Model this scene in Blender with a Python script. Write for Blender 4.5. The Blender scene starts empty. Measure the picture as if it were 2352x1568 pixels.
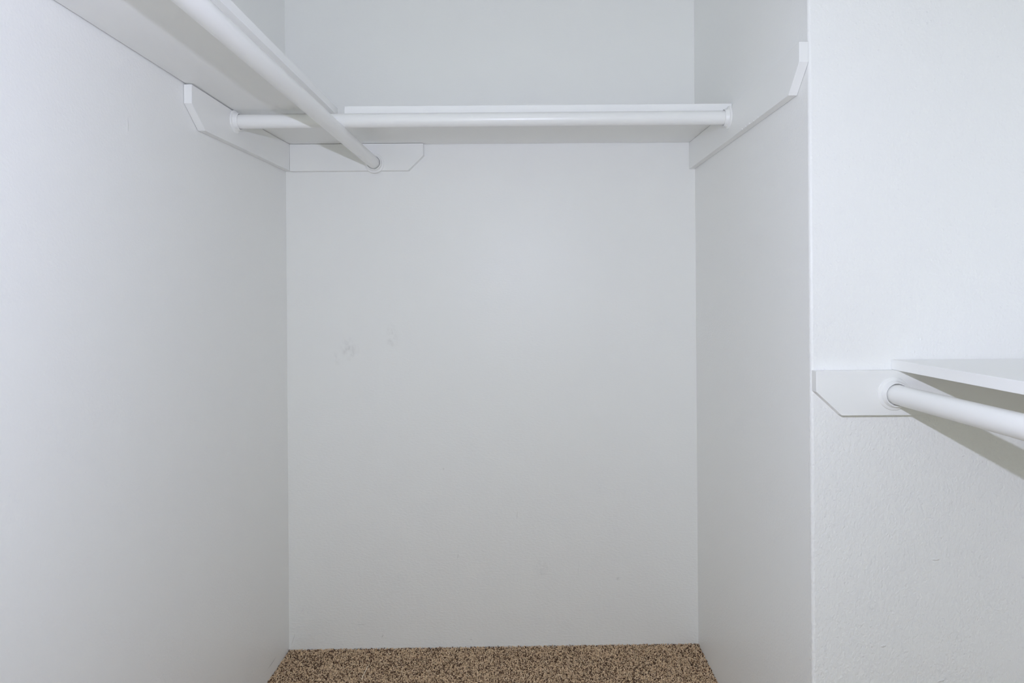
import bpy, bmesh, math
import numpy as np
from mathutils import Matrix, Vector

S = bpy.context.scene
C = bpy.context.collection
EYE = 1.105                      # lens height above the carpet; heights below are given from the lens

# ---------------------------------------------------------------- camera
cam_d = bpy.data.cameras.new('camera')
cam_d.sensor_width = 36.0
cam_d.lens = 1440.0 / 2352.0 * 36.0
cam_d.shift_x = (1176 - 1206) / 2352.0
cam_d.shift_y = (686 - 784) / 2352.0
cam_d.clip_start = 0.02
cam = bpy.data.objects.new('camera', cam_d)
cam.matrix_world = Matrix.Translation((0, 0, EYE)) @ Matrix.Rotation(math.pi / 2, 4, 'X') @ Matrix.Rotation(-0.007, 4, 'Z')
C.objects.link(cam)
S.camera = cam

# ---------------------------------------------------------------- light
w = bpy.data.worlds.new('room_beyond')
S.world = w
w.use_nodes = True
w.node_tree.nodes['Background'].inputs[0].default_value = (0.90, 0.985, 0.85, 1)
w.node_tree.nodes['Background'].inputs[1].default_value = 1.32

fl = bpy.data.lights.new('camera_flash', 'SPOT')       # the photographer's flash, above the lens
fl.energy = 35.8
fl.spot_size = math.radians(156)
fl.spot_blend = 0.7
fl.shadow_soft_size = 0.008
fl.color = (0.735, 0.774, 1.0)
flo = bpy.data.objects.new('camera_flash', fl)
flo.location = (-0.017, 0.06, EYE + 0.200)
flo.rotation_euler = (math.radians(81), 0, 0)
C.objects.link(flo)

S.view_settings.view_transform = 'Standard'
S.view_settings.look = 'None'
S.view_settings.exposure = 0.0
S.view_settings.gamma = 1.0
S.view_settings.use_curve_mapping = False
S.cycles.adaptive_threshold = 0.08
S.cycles.adaptive_min_samples = 10
S.cycles.caustics_reflective = False
S.cycles.glossy_bounces = 2
S.cycles.max_bounces = 8
S.cycles.diffuse_bounces = 6
S.cycles.use_light_tree = False

# ---------------------------------------------------------------- helpers
def link(name, me, mat, parent=None):
    o = bpy.data.objects.new(name, me)
    C.objects.link(o)
    if mat is not None:
        me.materials.append(mat)
    if parent is not None:
        o.parent = parent
    return o

def tag(o, label, cat, group=None):
    o['label'] = label
    o['category'] = cat
    if group:
        o['group'] = group
    return o

def struct(o):
    o['kind'] = 'structure'
    return o

def empty(name, loc):
    o = bpy.data.objects.new(name, None)
    o.location = loc
    o.empty_display_size = 0.05
    C.objects.link(o)
    return o

def done(bm, name, smooth=False):
    bmesh.ops.recalc_face_normals(bm, faces=bm.faces)
    me = bpy.data.meshes.new(name)
    bm.to_mesh(me)
    bm.free()
    if smooth:
        me.polygons.foreach_set('use_smooth', [True] * len(me.polygons))
    return me

def bevel(bm, amt, seg=2):
    if amt > 0:
        bmesh.ops.bevel(bm, geom=list(bm.edges), offset=amt, segments=seg, affect='EDGES', profile=0.5, clamp_overlap=True)

def box(name, x0, x1, y0, y1, z0, z1, mat, parent=None, bev=0.0, org=None):
    """box in lens-relative heights; org is the parent's location"""
    bm = bmesh.new()
    bmesh.ops.create_cube(bm, size=1.0)
    for v in bm.verts:
        v.co = Vector((x0 if v.co.x < 0 else x1, y0 if v.co.y < 0 else y1, (z0 if v.co.z < 0 else z1) + EYE))
    bevel(bm, bev)
    if org is not None:
        bmesh.ops.translate(bm, vec=-Vector(org), verts=bm.verts)
    return link(name, done(bm, name), mat, parent)

def prism(name, poly, axis, a0, a1, mat, parent=None, bev=0.0, org=None, smooth=False):
    """extrude a polygon. axis 'X': poly is (y, z); axis 'Y': poly is (x, z); axis 'Z': poly is (x, y)"""
    bm = bmesh.new()
    def P(p, a):
        if axis == 'X': return Vector((a, p[0], p[1] + EYE))
        if axis == 'Y': return Vector((p[0], a, p[1] + EYE))
        return Vector((p[0], p[1], a + EYE))
    A = [bm.verts.new(P(p, a0)) for p in poly]
    B = [bm.verts.new(P(p, a1)) for p in poly]
    n = len(poly)
    bm.faces.new(A)
    bm.faces.new(B[::-1])
    for i in range(n):
        bm.faces.new([A[i], B[i], B[(i + 1) % n], A[(i + 1) % n]])
    bmesh.ops.recalc_face_normals(bm, faces=bm.faces)
    bevel(bm, bev)
    if org is not None:
        bmesh.ops.translate(bm, vec=-Vector(org), verts=bm.verts)
    return link(name, done(bm, name), mat, parent)

def lathe(name, prof, origin, direction, mat, parent=None, n=56, zmax=None, org=None):
    """spin (radius, height) about 'direction' at origin"""
    d = Vector(direction).normalized()
    q = Vector((0, 0, 1)).rotation_difference(d).to_matrix()
    o = Vector(origin) + Vector((0, 0, EYE))
    bm = bmesh.new()
    rings = []
    for r, h in prof:
        if r < 1e-6:
            rings.append([bm.verts.new(o + q @ Vector((0, 0, h)))])
        else:
            rings.append([bm.verts.new(o + q @ Vector((r * math.cos(2 * math.pi * k / n), r * math.sin(2 * math.pi * k / n), h))) for k in range(n)])
    for a, b in zip(rings[:-1], rings[1:]):
        for k in range(n):
            k2 = (k + 1) % n
            if len(a) == 1 and len(b) == 1:
                continue
            if len(a) == 1:
                bm.faces.new([a[0], b[k], b[k2]])
            elif len(b) == 1:
                bm.faces.new([a[k], a[k2], b[0]])
            else:
                bm.faces.new([a[k], a[k2], b[k2], b[k]])
    if zmax is not None:
        for v in bm.verts:
            v.co.z = min(v.co.z, zmax + EYE)
    if org is not None:
        bmesh.ops.translate(bm, vec=-Vector(org), verts=bm.verts)
    me = done(bm, name, True)
    ob = link(name, me, mat, parent)
    me.set_sharp_from_angle(angle=math.radians(38))
    return ob

# ---------------------------------------------------------------- materials
def new_mat(name):
    m = bpy.data.materials.new(name)
    m.use_nodes = True
    nt = m.node_tree
    return m, nt, nt.nodes['Principled BSDF']

def node(nt, t, **kw):
    n = nt.nodes.new(t)
    for k, v in kw.items():
        setattr(n, k, v)
    return n

def math_node(nt, op, a, b=None, c=None, clamp=False):
    n = nt.nodes.new('ShaderNodeMath')
    n.operation = op
    n.use_clamp = clamp
    for i, v in enumerate((a, b, c)):
        if v is None: continue
        if isinstance(v, (int, float)): n.inputs[i].default_value = v
        else: nt.links.new(v, n.inputs[i])
    return n.outputs[0]

def ramp(nt, val, lo, hi, smooth=True):
    n = nt.nodes.new('ShaderNodeMapRange')
    n.interpolation_type = 'SMOOTHSTEP' if smooth else 'LINEAR'
    n.inputs['From Min'].default_value = lo
    n.inputs['From Max'].default_value = hi
    nt.links.new(val, n.inputs['Value'])
    return n.outputs[0]

def noise(nt, vec, scale, detail=2.0, rough=0.5, dist=0.0):
    n = nt.nodes.new('ShaderNodeTexNoise')
    n.inputs['Scale'].default_value = scale
    n.inputs['Detail'].default_value = detail
    n.inputs['Roughness'].default_value = rough
    n.inputs['Distortion'].default_value = dist
    nt.links.new(vec, n.inputs['Vector'])
    return n.outputs['Fac']

def stretch(nt, vec, s, rot=(0, 0, 0)):
    n = nt.nodes.new('ShaderNodeMapping')
    n.inputs['Scale'].default_value = s
    n.inputs['Rotation'].default_value = rot
    nt.links.new(vec, n.inputs['Vector'])
    return n.outputs[0]

def spot(nt, vec, centre, rad):
    """soft elliptical mask, 1 at centre, 0 outside; centre in world metres from the lens"""
    sub = nt.nodes.new('ShaderNodeVectorMath'); sub.operation = 'SUBTRACT'
    nt.links.new(vec, sub.inputs[0]); sub.inputs[1].default_value = (centre[0], centre[1], centre[2] + EYE)
    mul = nt.nodes.new('ShaderNodeVectorMath'); mul.operation = 'DIVIDE'
    nt.links.new(sub.outputs[0], mul.inputs[0]); mul.inputs[1].default_value = rad
    ln = nt.nodes.new('ShaderNodeVectorMath'); ln.operation = 'LENGTH'
    nt.links.new(mul.outputs[0], ln.inputs[0])
    return ramp(nt, ln.outputs['Value'], 1.0, 0.0)

XL_ = -0.760
def streak(nt, vec, centre, direction, normal, hl, hw):
    """soft thin stroke on a wall: centre, direction along it, wall normal, half length, half width"""
    sub = nt.nodes.new('ShaderNodeVectorMath'); sub.operation = 'SUBTRACT'
    nt.links.new(vec, sub.inputs[0]); sub.inputs[1].default_value = (centre[0], centre[1], centre[2] + EYE)
    u = Vector(direction).normalized(); v = Vector(normal).cross(u)
    outs = []
    for ax, h in ((u, hl), (v, hw)):
        d = nt.nodes.new('ShaderNodeVectorMath'); d.operation = 'DOT_PRODUCT'
        nt.links.new(sub.outputs[0], d.inputs[0]); d.inputs[1].default_value = ax / h
        outs.append(math_node(nt, 'MULTIPLY', d.outputs['Value'], d.outputs['Value']))
    return ramp(nt, math_node(nt, 'ADD', outs[0], outs[1]), 1.0, 0.1)

WALL = (0.914, 0.914, 0.894)
def wall_mat(name, drops=0.0, drop_scale=120, skin=0.0, skin_map=None, skin_fade=None, rough=0.42, scuffs=(), scratches=(), blobs=(), runs=()):
    """rolled wall paint; heights in millimetres: drops = round spatter, skin = orange-peel"""
    m, nt, b = new_mat(name)
    geo = node(nt, 'ShaderNodeNewGeometry')
    P = geo.outputs['Position']
    h = None
    if drops:
        vo = node(nt, 'ShaderNodeTexVoronoi')
        vo.inputs['Scale'].default_value = drop_scale
        nt.links.new(P, vo.inputs['Vector'])
        dome = ramp(nt, vo.outputs['Distance'], 0.42, 0.08)
        sel = node(nt, 'ShaderNodeSeparateColor')
        nt.links.new(vo.outputs['Color'], sel.inputs[0])
        on = ramp(nt, sel.outputs[0], 0.50, 0.95)
        h = math_node(nt, 'MULTIPLY', math_node(nt, 'MULTIPLY', dome, on), drops)
    if skin:
        v = stretch(nt, P, *skin_map) if skin_map else P
        sk = noise(nt, v, 1.0 if skin_map else 170, 1.5, 0.5, 0.2)
        if skin_fade:
            zz = node(nt, 'ShaderNodeSeparateXYZ'); nt.links.new(P, zz.inputs[0])
            k = math_node(nt, 'MULTIPLY_ADD', ramp(nt, zz.outputs['Z'], EYE + skin_fade[0], EYE + skin_fade[1]), 1.0 - skin_fade[2], skin_fade[2])
            sk = math_node(nt, 'MULTIPLY', sk, k)
        h = math_node(nt, 'MULTIPLY', sk, skin) if h is None else math_node(nt, 'MULTIPLY_ADD', sk, skin, h)
    for c, r, a in blobs:
        h = math_node(nt, 'MULTIPLY_ADD', spot(nt, P, c, r), a, h)
    for c, dr, nr, hl, hw, a in runs:
        h = math_node(nt, 'MULTIPLY_ADD', streak(nt, P, c, dr, nr, hl, hw), a, h)
    if h is not None:
        bu = node(nt, 'ShaderNodeBump')
        bu.inputs['Strength'].default_value = 1.0
        bu.inputs['Distance'].default_value = 0.001
        nt.links.new(h, bu.inputs['Height'])
        nt.links.new(bu.outputs[0], b.inputs['Normal'])
    b.inputs['Base Color'].default_value = (*WALL, 1)
    tot = None
    if scuffs:
        br = ramp(nt, noise(nt, stretch(nt, P, (70, 70, 45)), 1.0, 3, 0.6), 0.38, 0.75)
        for c, r, a in scuffs:
            q = math_node(nt, 'MULTIPLY', math_node(nt, 'MULTIPLY', spot(nt, P, c, r), br), a)
            tot = q if tot is None else math_node(nt, 'ADD', tot, q)
    for c, dr, nr, hl, hw, a in scratches:
        q = math_node(nt, 'MULTIPLY', streak(nt, P, c, dr, nr, hl, hw), a)
        tot = q if tot is None else math_node(nt, 'ADD', tot, q)
    if tot is not None:
        col = node(nt, 'ShaderNodeMix', data_type='RGBA')
        col.inputs['A'].default_value = (*WALL, 1)
        col.inputs['B'].default_value = (0.30, 0.29, 0.27, 1)
        nt.links.new(math_node(nt, 'MINIMUM', tot, 1.0), col.inputs['Factor'])
        nt.links.new(col.outputs['Result'], b.inputs['Base Color'])
    b.inputs['Roughness'].default_value = rough
    b.inputs['Specular IOR Level'].default_value = 0.4
    return m

NX, NY = (1, 0, 0), (0, -1, 0)
M_left = wall_mat('left_wall_paint', drops=0.20, drop_scale=165, skin=0.32, rough=0.36,
                  scratches=[((XL_, 1.8647, -1.0773), (0, 1.0, 0.03), NX, 0.036, 0.0011, 0.75)],
                  runs=[((XL_, 1.2026, 0.338), (0, 0, 1), NX, 0.016, 0.0022, 0.55)])
M_back = wall_mat('back_wall_paint', skin=0.75, skin_map=((95, 95, 190),), skin_fade=(-0.30, -0.85, 0.25),
                  scuffs=[((-0.563, 2.0, -0.155), (0.040, .5, 0.050), 0.26), ((-0.60, 2.0, -0.185), (0.022, .5, 0.03), 0.14),
                          ((-0.425, 2.0, -0.12), (0.028, .5, 0.055), 0.20), ((0.045, 2.0, -0.86), (0.03, .5, 0.04), 0.22),
                          ((0.29, 2.0, -0.895), (0.010, .5, 0.008), 0.5), ((-0.265, 2.0, -0.54), (0.006, .5, 0.005), 0.6)],
                  scratches=[((-0.747, 2.0, -1.081), (0.33, 0, 1.0), NY, 0.024, 0.0009, 0.35),
                             ((-0.03, 2.0, -0.69), (0.05, 0, 1.0), NY, 0.016, 0.0009, 0.30), ((-0.22, 2.0, -0.82), (0.2, 0, 1.0), NY, 0.010, 0.0009, 0.35),
                             ((-0.532, 2.0, -1.035), (1.0, 0, 0.06), NY, 0.022, 0.0008, 0.30), ((-0.462, 2.0, -1.072), (0.4, 0, 1.0), NY, 0.007, 0.0014, 0.40),
                             ((-0.18, 2.0, -1.085), (1.0, 0, 0.0), NY, 0.006, 0.0012, 0.40)],
                  runs=[((0.166, 2.0, -0.86), (0.08, 0, 1), NY, 0.040, 0.0022, 0.35), ((-0.715, 2.0, -0.990), (0.75, 0, 1), NY, 0.013, 0.0026, 0.60)])
M_right = wall_mat('alcove_wall_paint', drops=0.12, drop_scale=150, skin=0.35)
M_nook = wall_mat('near_wall_paint', drops=0.30, drop_scale=140, skin=1.35, skin_map=((195, 195, 150), (0, -0.75, 0)), skin_fade=(0.35, -0.40, 0.45),
                  blobs=[((0.5725, 1.198, -0.456), (0.009, .2, 0.007), 0.7),
                         ((0.582, 1.198, -0.612), (0.007, .2, 0.006), 0.8), ((0.597, 1.198, -0.632), (0.004, .2, 0.007), 0.6),
                         ((0.90, 1.198, -0.60), (0.012, .2, 0.003), 0.4)],
                  runs=[((0.781, 1.198, -0.503), (1, 0, 0.0), NY, 0.0085, 0.0028, 0.9), ((0.680, 1.198, -0.668), (1, 0, 0.25), NY, 0.006, 0.0026, 0.8),
                        ((0.79, 1.198, -0.735), (1, 0, 0.3), NY, 0.008, 0.0026, 0.7)])
M_ceil = wall_mat('ceiling_paint')

def trim_mat(name, col=(0.905, 0.905, 0.885), rough=0.36, bump=0.08):
    m, nt, b = new_mat(name)
    geo = node(nt, 'ShaderNodeNewGeometry')
    P = geo.outputs['Position']
    h = math_node(nt, 'MULTIPLY_ADD', noise(nt, P, 240, 1), 0.5, noise(nt, P, 45, 2))
    bu = node(nt, 'ShaderNodeBump')
    bu.inputs['Strength'].default_value = bump
    bu.inputs['Distance'].default_value = 0.001
    nt.links.new(h, bu.inputs['Height'])
    nt.links.new(bu.outputs[0], b.inputs['Normal'])
    b.inputs['Base Color'].default_value = (*col, 1)
    b.inputs['Roughness'].default_value = rough
    b.inputs['Specular IOR Level'].default_value = 0.4
    return m

M_trim = trim_mat('white_trim_enamel')
M_shelf = trim_mat('white_shelf_enamel', (0.925, 0.925, 0.91), 0.45, 0.06)
M_rod = trim_mat('white_rod_enamel', (0.90, 0.90, 0.88), 0.30, 0.03)
M_plastic = trim_mat('white_socket_plastic', (0.90, 0.90, 0.88), 0.33, 0.0)

# ---------------------------------------------------------------- room shell (metres, heights from the lens)
XL, XR, YB, YN, XFAR = -0.760, 0.545, 2.000, 1.198, 1.060
ZC, ZF, YF = 1.335, -1.16, -0.60
struct(box('wall_left', XL - 0.1, XL, YF, YB + 0.1, ZF, ZC, M_left))
struct(box('wall_back', XL, XR, YB, YB + 0.1, ZF, ZC, M_back))
R = 0.006                                                         # rounded outside corner
struct(box('wall_right', XR, XR + 0.06, YN + 0.014, YB + 0.1, ZF, ZC, M_right))
struct(box('wall_near_right', XR + 0.014, XFAR + 0.1, YN, YN + 0.012, ZF, ZC, M_nook))
struct(box('wall_far_right', XFAR, XFAR + 0.1, YF, YN, ZF, ZC, M_nook))
struct(box('ceiling', XL - 0.1, XFAR + 0.1, YF, YB + 0.1, ZC, ZC + 0.05, M_ceil))
DX0, DX1, DZ = -0.66, 0.20, 0.925                                 # doorway behind the camera
struct(prism('wall_front_bounce', [(XL, ZF), (DX0, ZF), (DX0, DZ), (DX1, DZ), (DX1, ZF), (XFAR, ZF), (XFAR, ZC), (XL, ZC)], 'Y', YF - 0.1, YF, M_ceil))  # unseen wall, added so the flash bounces back and evens the closet
# corner bead on the outside corner
arc = [(XR + R - R * math.cos(t), YN + R - R * math.sin(t)) for t in np.linspace(0, math.pi / 2, 9)]
bead = [(XR + 0.014, YN + 0.014), (XR, YN + 0.014)] + arc + [(XR + 0.014, YN)]
struct(prism('trim_1', bead, 'Z', ZF, ZC, M_nook))

# floor base, sloping a little up to the right as the carpet does
def floor_z(x):
    return -1.1110 + (x - XL) / (XR - XL) * 0.0112
bm = bmesh.new()
pts = [(XL - 0.1, YF), (XFAR + 0.1, YF), (XFAR + 0.1, YB + 0.1), (XL - 0.1, YB + 0.1)]
top = [bm.verts.new((x, y, floor_z(x) - 0.010 + EYE)) for x, y in pts]
bot = [bm.verts.new((x, y, floor_z(x) - 0.08 + EYE)) for x, y in pts]
bm.faces.new(top); bm.faces.new(bot[::-1])
for i in range(4):
    bm.faces.new([top[i], bot[i], bot[(i + 1) % 4], top[(i + 1) % 4]])
m, nt, b = new_mat('carpet_backing')
geo = node(nt, 'ShaderNodeNewGeometry')
cr = node(nt, 'ShaderNodeMix', data_type='RGBA')
cr.inputs['A'].default_value = (0.07, 0.042, 0.024, 1); cr.inputs['B'].default_value = (0.16, 0.10, 0.06, 1)  # backing browns kept dark to paint in the shade between yarn ends
nt.links.new(ramp(nt, noise(nt, geo.outputs['Position'], 260, 2), 0.35, 0.65), cr.inputs['Factor'])
nt.links.new(cr.outputs['Result'], b.inputs['Base Color'])
b.inputs['Roughness'].default_value = 0.95
b.inputs['Specular IOR Level'].default_value = 0.1
floor = struct(link('floor', done(bm, 'floor'), m))

# ---------------------------------------------------------------- shelf cleats with their rod sockets
FLANGE = [(0.0, 0.0), (0.0305, 0.0), (0.0310, 0.0012), (0.0300, 0.0030), (0.0262, 0.0044), (0.0244, 0.0050), (0.0, 0.0050)]
CUP = [(0.0258, 0.0040), (0.0240, 0.0085), (0.0234, 0.0125), (0.0226, 0.0138), (0.0212, 0.0138), (0.0204, 0.0128), (0.0202, 0.0046), (0.0, 0.0046)]
ROD_R = 0.0186
def socket(parent, org, origin, direction, zmax=None, k=1.0):
    f = lathe('rod_socket', [(r * k, h) for r, h in FLANGE], origin, direction, M_plastic, parent, zmax=zmax, org=org)
    f['label'] = 'round white rod socket'
    lathe('cup', [(r * k, h) for r, h in CUP], origin, direction, M_plastic, f, zmax=zmax, org=org)
    return f

T = 0.0188
# left cleat, under the far end of the left shelf
o1 = Vector((XL, 1.70, EYE + 0.395))
c1 = tag(empty('shelf_cleat', o1), 'white board cleat with clipped corner on the left wall holding the back rod', 'shelf cleat', 'shelf cleats')
prism('board', [(1.400, 0.4845), (1.632, 0.4845), (1.637, 0.4815), (1.999, 0.4943), (1.999, 0.4108), (1.460, 0.3962), (1.400, 0.4420)],
      'X', XL + 0.0009, XL + T, M_trim, c1, 0.0010, o1)
# back cleat
o2 = Vector((-0.53, YB, EYE + 0.408))
c2 = tag(empty('shelf_cleat', o2), 'short white board cleat on the back wall with the socket of the left rod', 'shelf cleat', 'shelf cleats')
prism('board', [(XL + T + 0.0003, 0.4936), (-0.3185, 0.4936), (-0.3185, 0.4560), (-0.3670, 0.4085), (XL + T + 0.0003, 0.4085)],
      'Y', YB - T, YB, M_trim, c2, 0.0010, o2)
# long right cleat in the alcove
o3 = Vector((XR, 1.60, EYE + 0.40))
c3 = tag(empty('shelf_cleat', o3), 'long white board cleat on the alcove right side wall, holding the back shelf', 'shelf cleat', 'shelf cleats')
prism('board', [(1.196, 0.4868), (1.632, 0.4820), (1.637, 0.4815), (1.999, 0.4943), (1.999, 0.4100), (1.2475, 0.4004), (1.196, 0.4486)],
      'X', XR - T, XR - 0.0007, M_trim, c3, 0.0010, o3)
for yy, ln in ((1.512, 0.0042), (1.487, 0.0030), (1.462, 0.0048), (1.437, 0.0034), (1.409, 0.0040)):
    zz = 0.4004 + (yy - 1.2475) * 0.0096 / 0.7515                   # paint runs along its lower edge
    bm = bmesh.new()
    bmesh.ops.create_icosphere(bm, subdivisions=2, radius=1.0)
    for v in bm.verts:
        v.co = Vector((XR - T + v.co.x * 0.0016, yy + v.co.y * ln, zz + EYE + 0.0012 + v.co.z * 0.0022 + v.co.y * 0.0008)) - o3
    link('paint_drip', done(bm, 'paint_drip', True), M_trim, c3)
# cleat on the near right wall
o4 = Vector((0.77, YN, EYE - 0.224))
c4 = tag(empty('shelf_cleat', o4), 'white board cleat on the near right wall under the low shelf', 'shelf cleat', 'shelf cleats')
prism('board', [(0.5465, -0.1400), (XFAR - 0.001, -0.1400), (XFAR - 0.001, -0.2240), (0.5945, -0.2240), (0.5465, -0.1790)],
      'Y', YN - T, YN, M_trim, c4, 0.0010, o4)

# sockets and rods
BRl, BRr = Vector((XL + T, 1.608, 0.4590)), Vector((XR - T, 1.610, 0.4612))
d = (BRr - BRl).normalized()
socket(c1, o1, BRl, (1, 0, 0), 0.4866, 0.94)
socket(c3, o3, BRr, (-1, 0, 0), None, 0.94)
LR = Vector((-0.473, YB - T, 0.4310))
socket(c2, o2, LR, (0, -1, 0))
RR = Vector((0.692, YN - T, -0.1835))
socket(c4, o4, RR, (0, -1, 0))

def rod(name, a, b, r, label):
    a, b = Vector(a), Vector(b)
    L = (b - a).length
    o = lathe(name, [(0, 0), (r - 0.001, 0), (r, 0.001), (r, L - 0.001), (r - 0.001, L), (0, L)], a, b - a, M_rod, n=72)
    return tag(o, label, 'closet rod', 'closet rods')
rod('closet_rod', BRl + d * 0.0052, BRr - d * 0.0052, 0.0178, 'white round closet rod running across below the back shelf')
rod('closet_rod', LR - Vector((0, 0.0052, 0)), Vector((-0.473, -0.30, 0.4262)), ROD_R, 'white round closet rod below the upper left shelf, crossing in front of the back rod')
rod('closet_rod', RR - Vector((0, 0.0052, 0)), Vector((0.692, -0.30, -0.1815)), ROD_R, 'white round closet rod below the low shelf on the right')

# ---------------------------------------------------------------- shelves
# left shelf: level, its far end lying on the panel of the back shelf
tag(prism('closet_shelf', [(XL + 0.0032, 0.4872), (-0.4915, 0.4872), (-0.4915, 0.5062), (XL + 0.0003, 0.5062), (XL + 0.0003, 0.5050), (XL + 0.0032, 0.5030)],
          'Y', -0.30, 1.657, M_shelf, bev=0.0007),
    'long white painted shelf board high along the left wall', 'shelf', 'closet shelves')
# back shelf: board over a thin panel, dipping slightly to the front
ob = Vector((0.0, 1.82, EYE + 0.485))
bs = tag(empty('closet_shelf', ob), 'white painted shelf across the back wall of the alcove', 'shelf', 'closet shelves')
def slope(y, z0, z1):
    return z0 + (z1 - z0) * (y - 1.640) / 0.358
prism('lower_panel', [(1.640, 0.4822), (1.998, 0.4950), (1.998, 0.4995), (1.640, 0.4867)], 'X', XL + 0.001, XR - 0.001, M_shelf, bs, 0.0006, ob)
prism('board', [(1.638, 0.4870), (1.998, 0.4998), (1.998, 0.5188), (1.638, 0.5062)], 'X', -0.4690, XR - 0.001, M_shelf, bs, 0.0009, ob)
lathe('nail_head', [(0, 0), (0.0024, 0.0002), (0.0020, 0.0010), (0, 0.0013)], (0.382, 1.8246, slope(1.8246, 0.4822, 0.4950) + 0.0002), (0, 0, -1), M_shelf, bs, n=12, org=ob)
# low right shelf
tag(box('closet_shelf', 0.6985, XFAR - 0.001, -0.30, YN - 0.0008, -0.1398, -0.1208, M_shelf, bev=0.0011),
    'low white painted shelf board along the right wall, seen from above', 'shelf', 'closet shelves')

# ---------------------------------------------------------------- carpet pile
def carpet(name, x0, x1, y0, y1, step, seed, mat, k_size=1.0):
    """frieze pile: every yarn end rises and curls over; one mesh"""
    rng = np.random.default_rng(seed)
    nx, ny = int((x1 - x0) / step), int((y1 - y0) / step)
    gx, gy = np.meshgrid((np.arange(nx) + 0.5) * step + x0, (np.arange(ny) + 0.5) * step + y0)
    n = nx * ny
    px = gx.ravel() + rng.uniform(-0.5, 0.5, n) * step
    py = gy.ravel() + rng.uniform(-0.5, 0.5, n) * step
    px = np.clip(px, x0 + 0.0015, x1 - 0.0015); py = np.clip(py, y0, y1 - 0.0015)
    hgt = rng.uniform(0.0065, 0.0112, n)
    ang = rng.uniform(0, 2 * np.pi, n)
    run = rng.uniform(0.0025, 0.0075, n) * k_size
    curl = rng.uniform(-2.2, 2.2, n)
    rad = rng.uniform(0.0010, 0.0015, n) * k_size
    droop = rng.uniform(-0.001, 0.0030, n)
    K, SEG = 4, 5
    prof = [(0.0, 0.0, 0.8), (0.10, 0.62, 1.0), (0.36, 0.97, 1.1), (0.72, 1.0, 1.05), (1.0, 0.93, 0.55)]
    C3 = np.zeros((SEG, n, 3))
    cx, cy, last = px.copy(), py.copy(), 0.0
    for s_, (u, v, r) in enumerate(prof):
        a = ang + curl * u
        cx = cx + np.cos(a) * run * (u - last); cy = cy + np.sin(a) * run * (u - last); last = u
        C3[s_, :, 0], C3[s_, :, 1], C3[s_, :, 2] = cx, cy, hgt * v - droop * u * u
    V = np.zeros((n, SEG, K, 3))
    for s_ in range(SEG):
        d = C3[min(s_ + 1, SEG - 1)] - C3[max(s_ - 1, 0)]
        d /= np.linalg.norm(d, axis=1, keepdims=True) + 1e-9
        side = np.cross(d, np.stack([np.cos(ang * 7), np.sin(ang * 7), np.full(n, 0.3)], 1))
        side /= np.linalg.norm(side, axis=1, keepdims=True) + 1e-9
        up = np.cross(side, d)
        r = (rad * prof[s_][2])[:, None]
        for k in range(K):
            t = 2 * math.pi * k / K
            V[:, s_, k] = C3[s_] + r * (math.cos(t) * side + math.sin(t) * up)
    V[..., 0] = np.clip(V[..., 0], x0 + 0.0004, x1 - 0.0004)
    V[..., 1] = np.clip(V[..., 1], y0, y1 - 0.0004)
    V[..., 2] += EYE - 0.0112 + (-1.1110 + (V[..., 0] - XL) / (XR - XL) * 0.0112)
    verts = V.reshape(-1, 3)
    base = (np.arange(n) * SEG * K)[:, None, None]
    quads = []
    for s_ in range(SEG - 1):
        for k in range(K):
            quads.append([s_ * K + k, s_ * K + (k + 1) % K, (s_ + 1) * K + (k + 1) % K, (s_ + 1) * K + k])
    quads.append([(SEG - 1) * K + k for k in range(K)])
    q = (base + np.array(quads)[None]).reshape(-1, 4)
    me = bpy.data.meshes.new(name)
    me.vertices.add(len(verts)); me.vertices.foreach_set('co', verts.ravel().astype(np.float32))
    me.loops.add(q.size)
    me.loops.foreach_set('vertex_index', q.ravel().astype(np.int32))
    me.polygons.add(len(q))
    me.polygons.foreach_set('loop_start', (np.arange(len(q)) * 4).astype(np.int32))
    me.update(calc_edges=True)
    me.polygons.foreach_set('use_smooth', np.ones(len(q), dtype=bool))
    at = me.attributes.new('yarn', 'FLOAT', 'POINT')
    at.data.foreach_set('value', np.repeat(rng.uniform(0, 1, n), SEG * K).astype(np.float32))
    o = link(name, me, mat, floor)
    o['kind'] = 'stuff'
    return o

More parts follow.
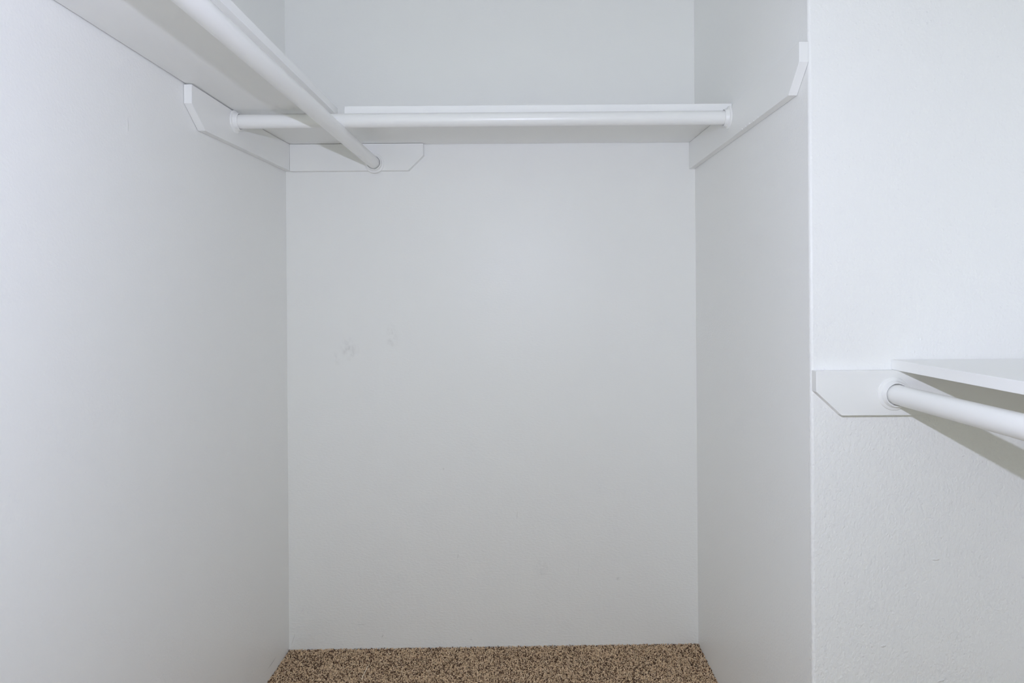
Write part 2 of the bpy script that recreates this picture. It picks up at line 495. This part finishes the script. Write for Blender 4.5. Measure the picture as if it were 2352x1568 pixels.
m, nt, b = new_mat('carpet_yarn')
at = node(nt, 'ShaderNodeAttribute', attribute_name='yarn')
rp = node(nt, 'ShaderNodeValToRGB')
el = rp.color_ramp.elements
el[0].position = 0.0; el[0].color = (0.10, 0.055, 0.030, 1)
el[1].position = 1.0; el[1].color = (1.0, 0.80, 0.56, 1)
for p, c in ((0.25, (0.19, 0.108, 0.060, 1)), (0.37, (0.68, 0.485, 0.30, 1)), (0.78, (0.88, 0.66, 0.43, 1))):
    e = el.new(p); e.color = c
nt.links.new(at.outputs['Fac'], rp.inputs['Fac'])
nt.links.new(rp.outputs['Color'], b.inputs['Base Color'])
b.inputs['Roughness'].default_value = 0.6
b.inputs['Specular IOR Level'].default_value = 0.3
carpet('carpet_pile', XL, XR, 1.68, YB, 0.0029, 7, m, 0.84)
carpet('carpet_pile', XL, XR, 1.198, 1.68, 0.0075, 9, m, 1.9)
carpet('carpet_pile', XL, XFAR, YF, 1.198, 0.0120, 8, m, 3.0)

# one pale strand lying loose on the pile
pts = [(-0.4840, 1.826), (-0.4846, 1.843), (-0.4838, 1.862), (-0.4826, 1.884), (-0.4808, 1.905)]
bm = bmesh.new()
prev = None
for i, (x, y) in enumerate(pts):
    z = floor_z(x) + 0.0030 + EYE
    r = 0.0013 if 0 < i < len(pts) - 1 else 0.0005
    ring = [bm.verts.new((x + r * math.cos(t), y, z + r * math.sin(t))) for t in np.linspace(0, 2 * math.pi, 6, endpoint=False)]
    if prev:
        for k in range(6):
            bm.faces.new([prev[k], prev[(k + 1) % 6], ring[(k + 1) % 6], ring[k]])
    else:
        bm.faces.new(ring)
    prev = ring
bm.faces.new(prev[::-1])
ms, nt, b = new_mat('pale_strand')
geo = node(nt, 'ShaderNodeNewGeometry')
mx = node(nt, 'ShaderNodeMix', data_type='RGBA')
mx.inputs['A'].default_value = (0.82, 0.68, 0.50, 1); mx.inputs['B'].default_value = (0.94, 0.84, 0.68, 1)
nt.links.new(noise(nt, geo.outputs['Position'], 300, 2), mx.inputs['Factor'])
nt.links.new(mx.outputs['Result'], b.inputs['Base Color'])
b.inputs['Roughness'].default_value = 0.7
tag(link('loose_strand', done(bm, 'loose_strand', True), ms), 'pale loose yarn strand lying on the brown carpet', 'yarn strand')
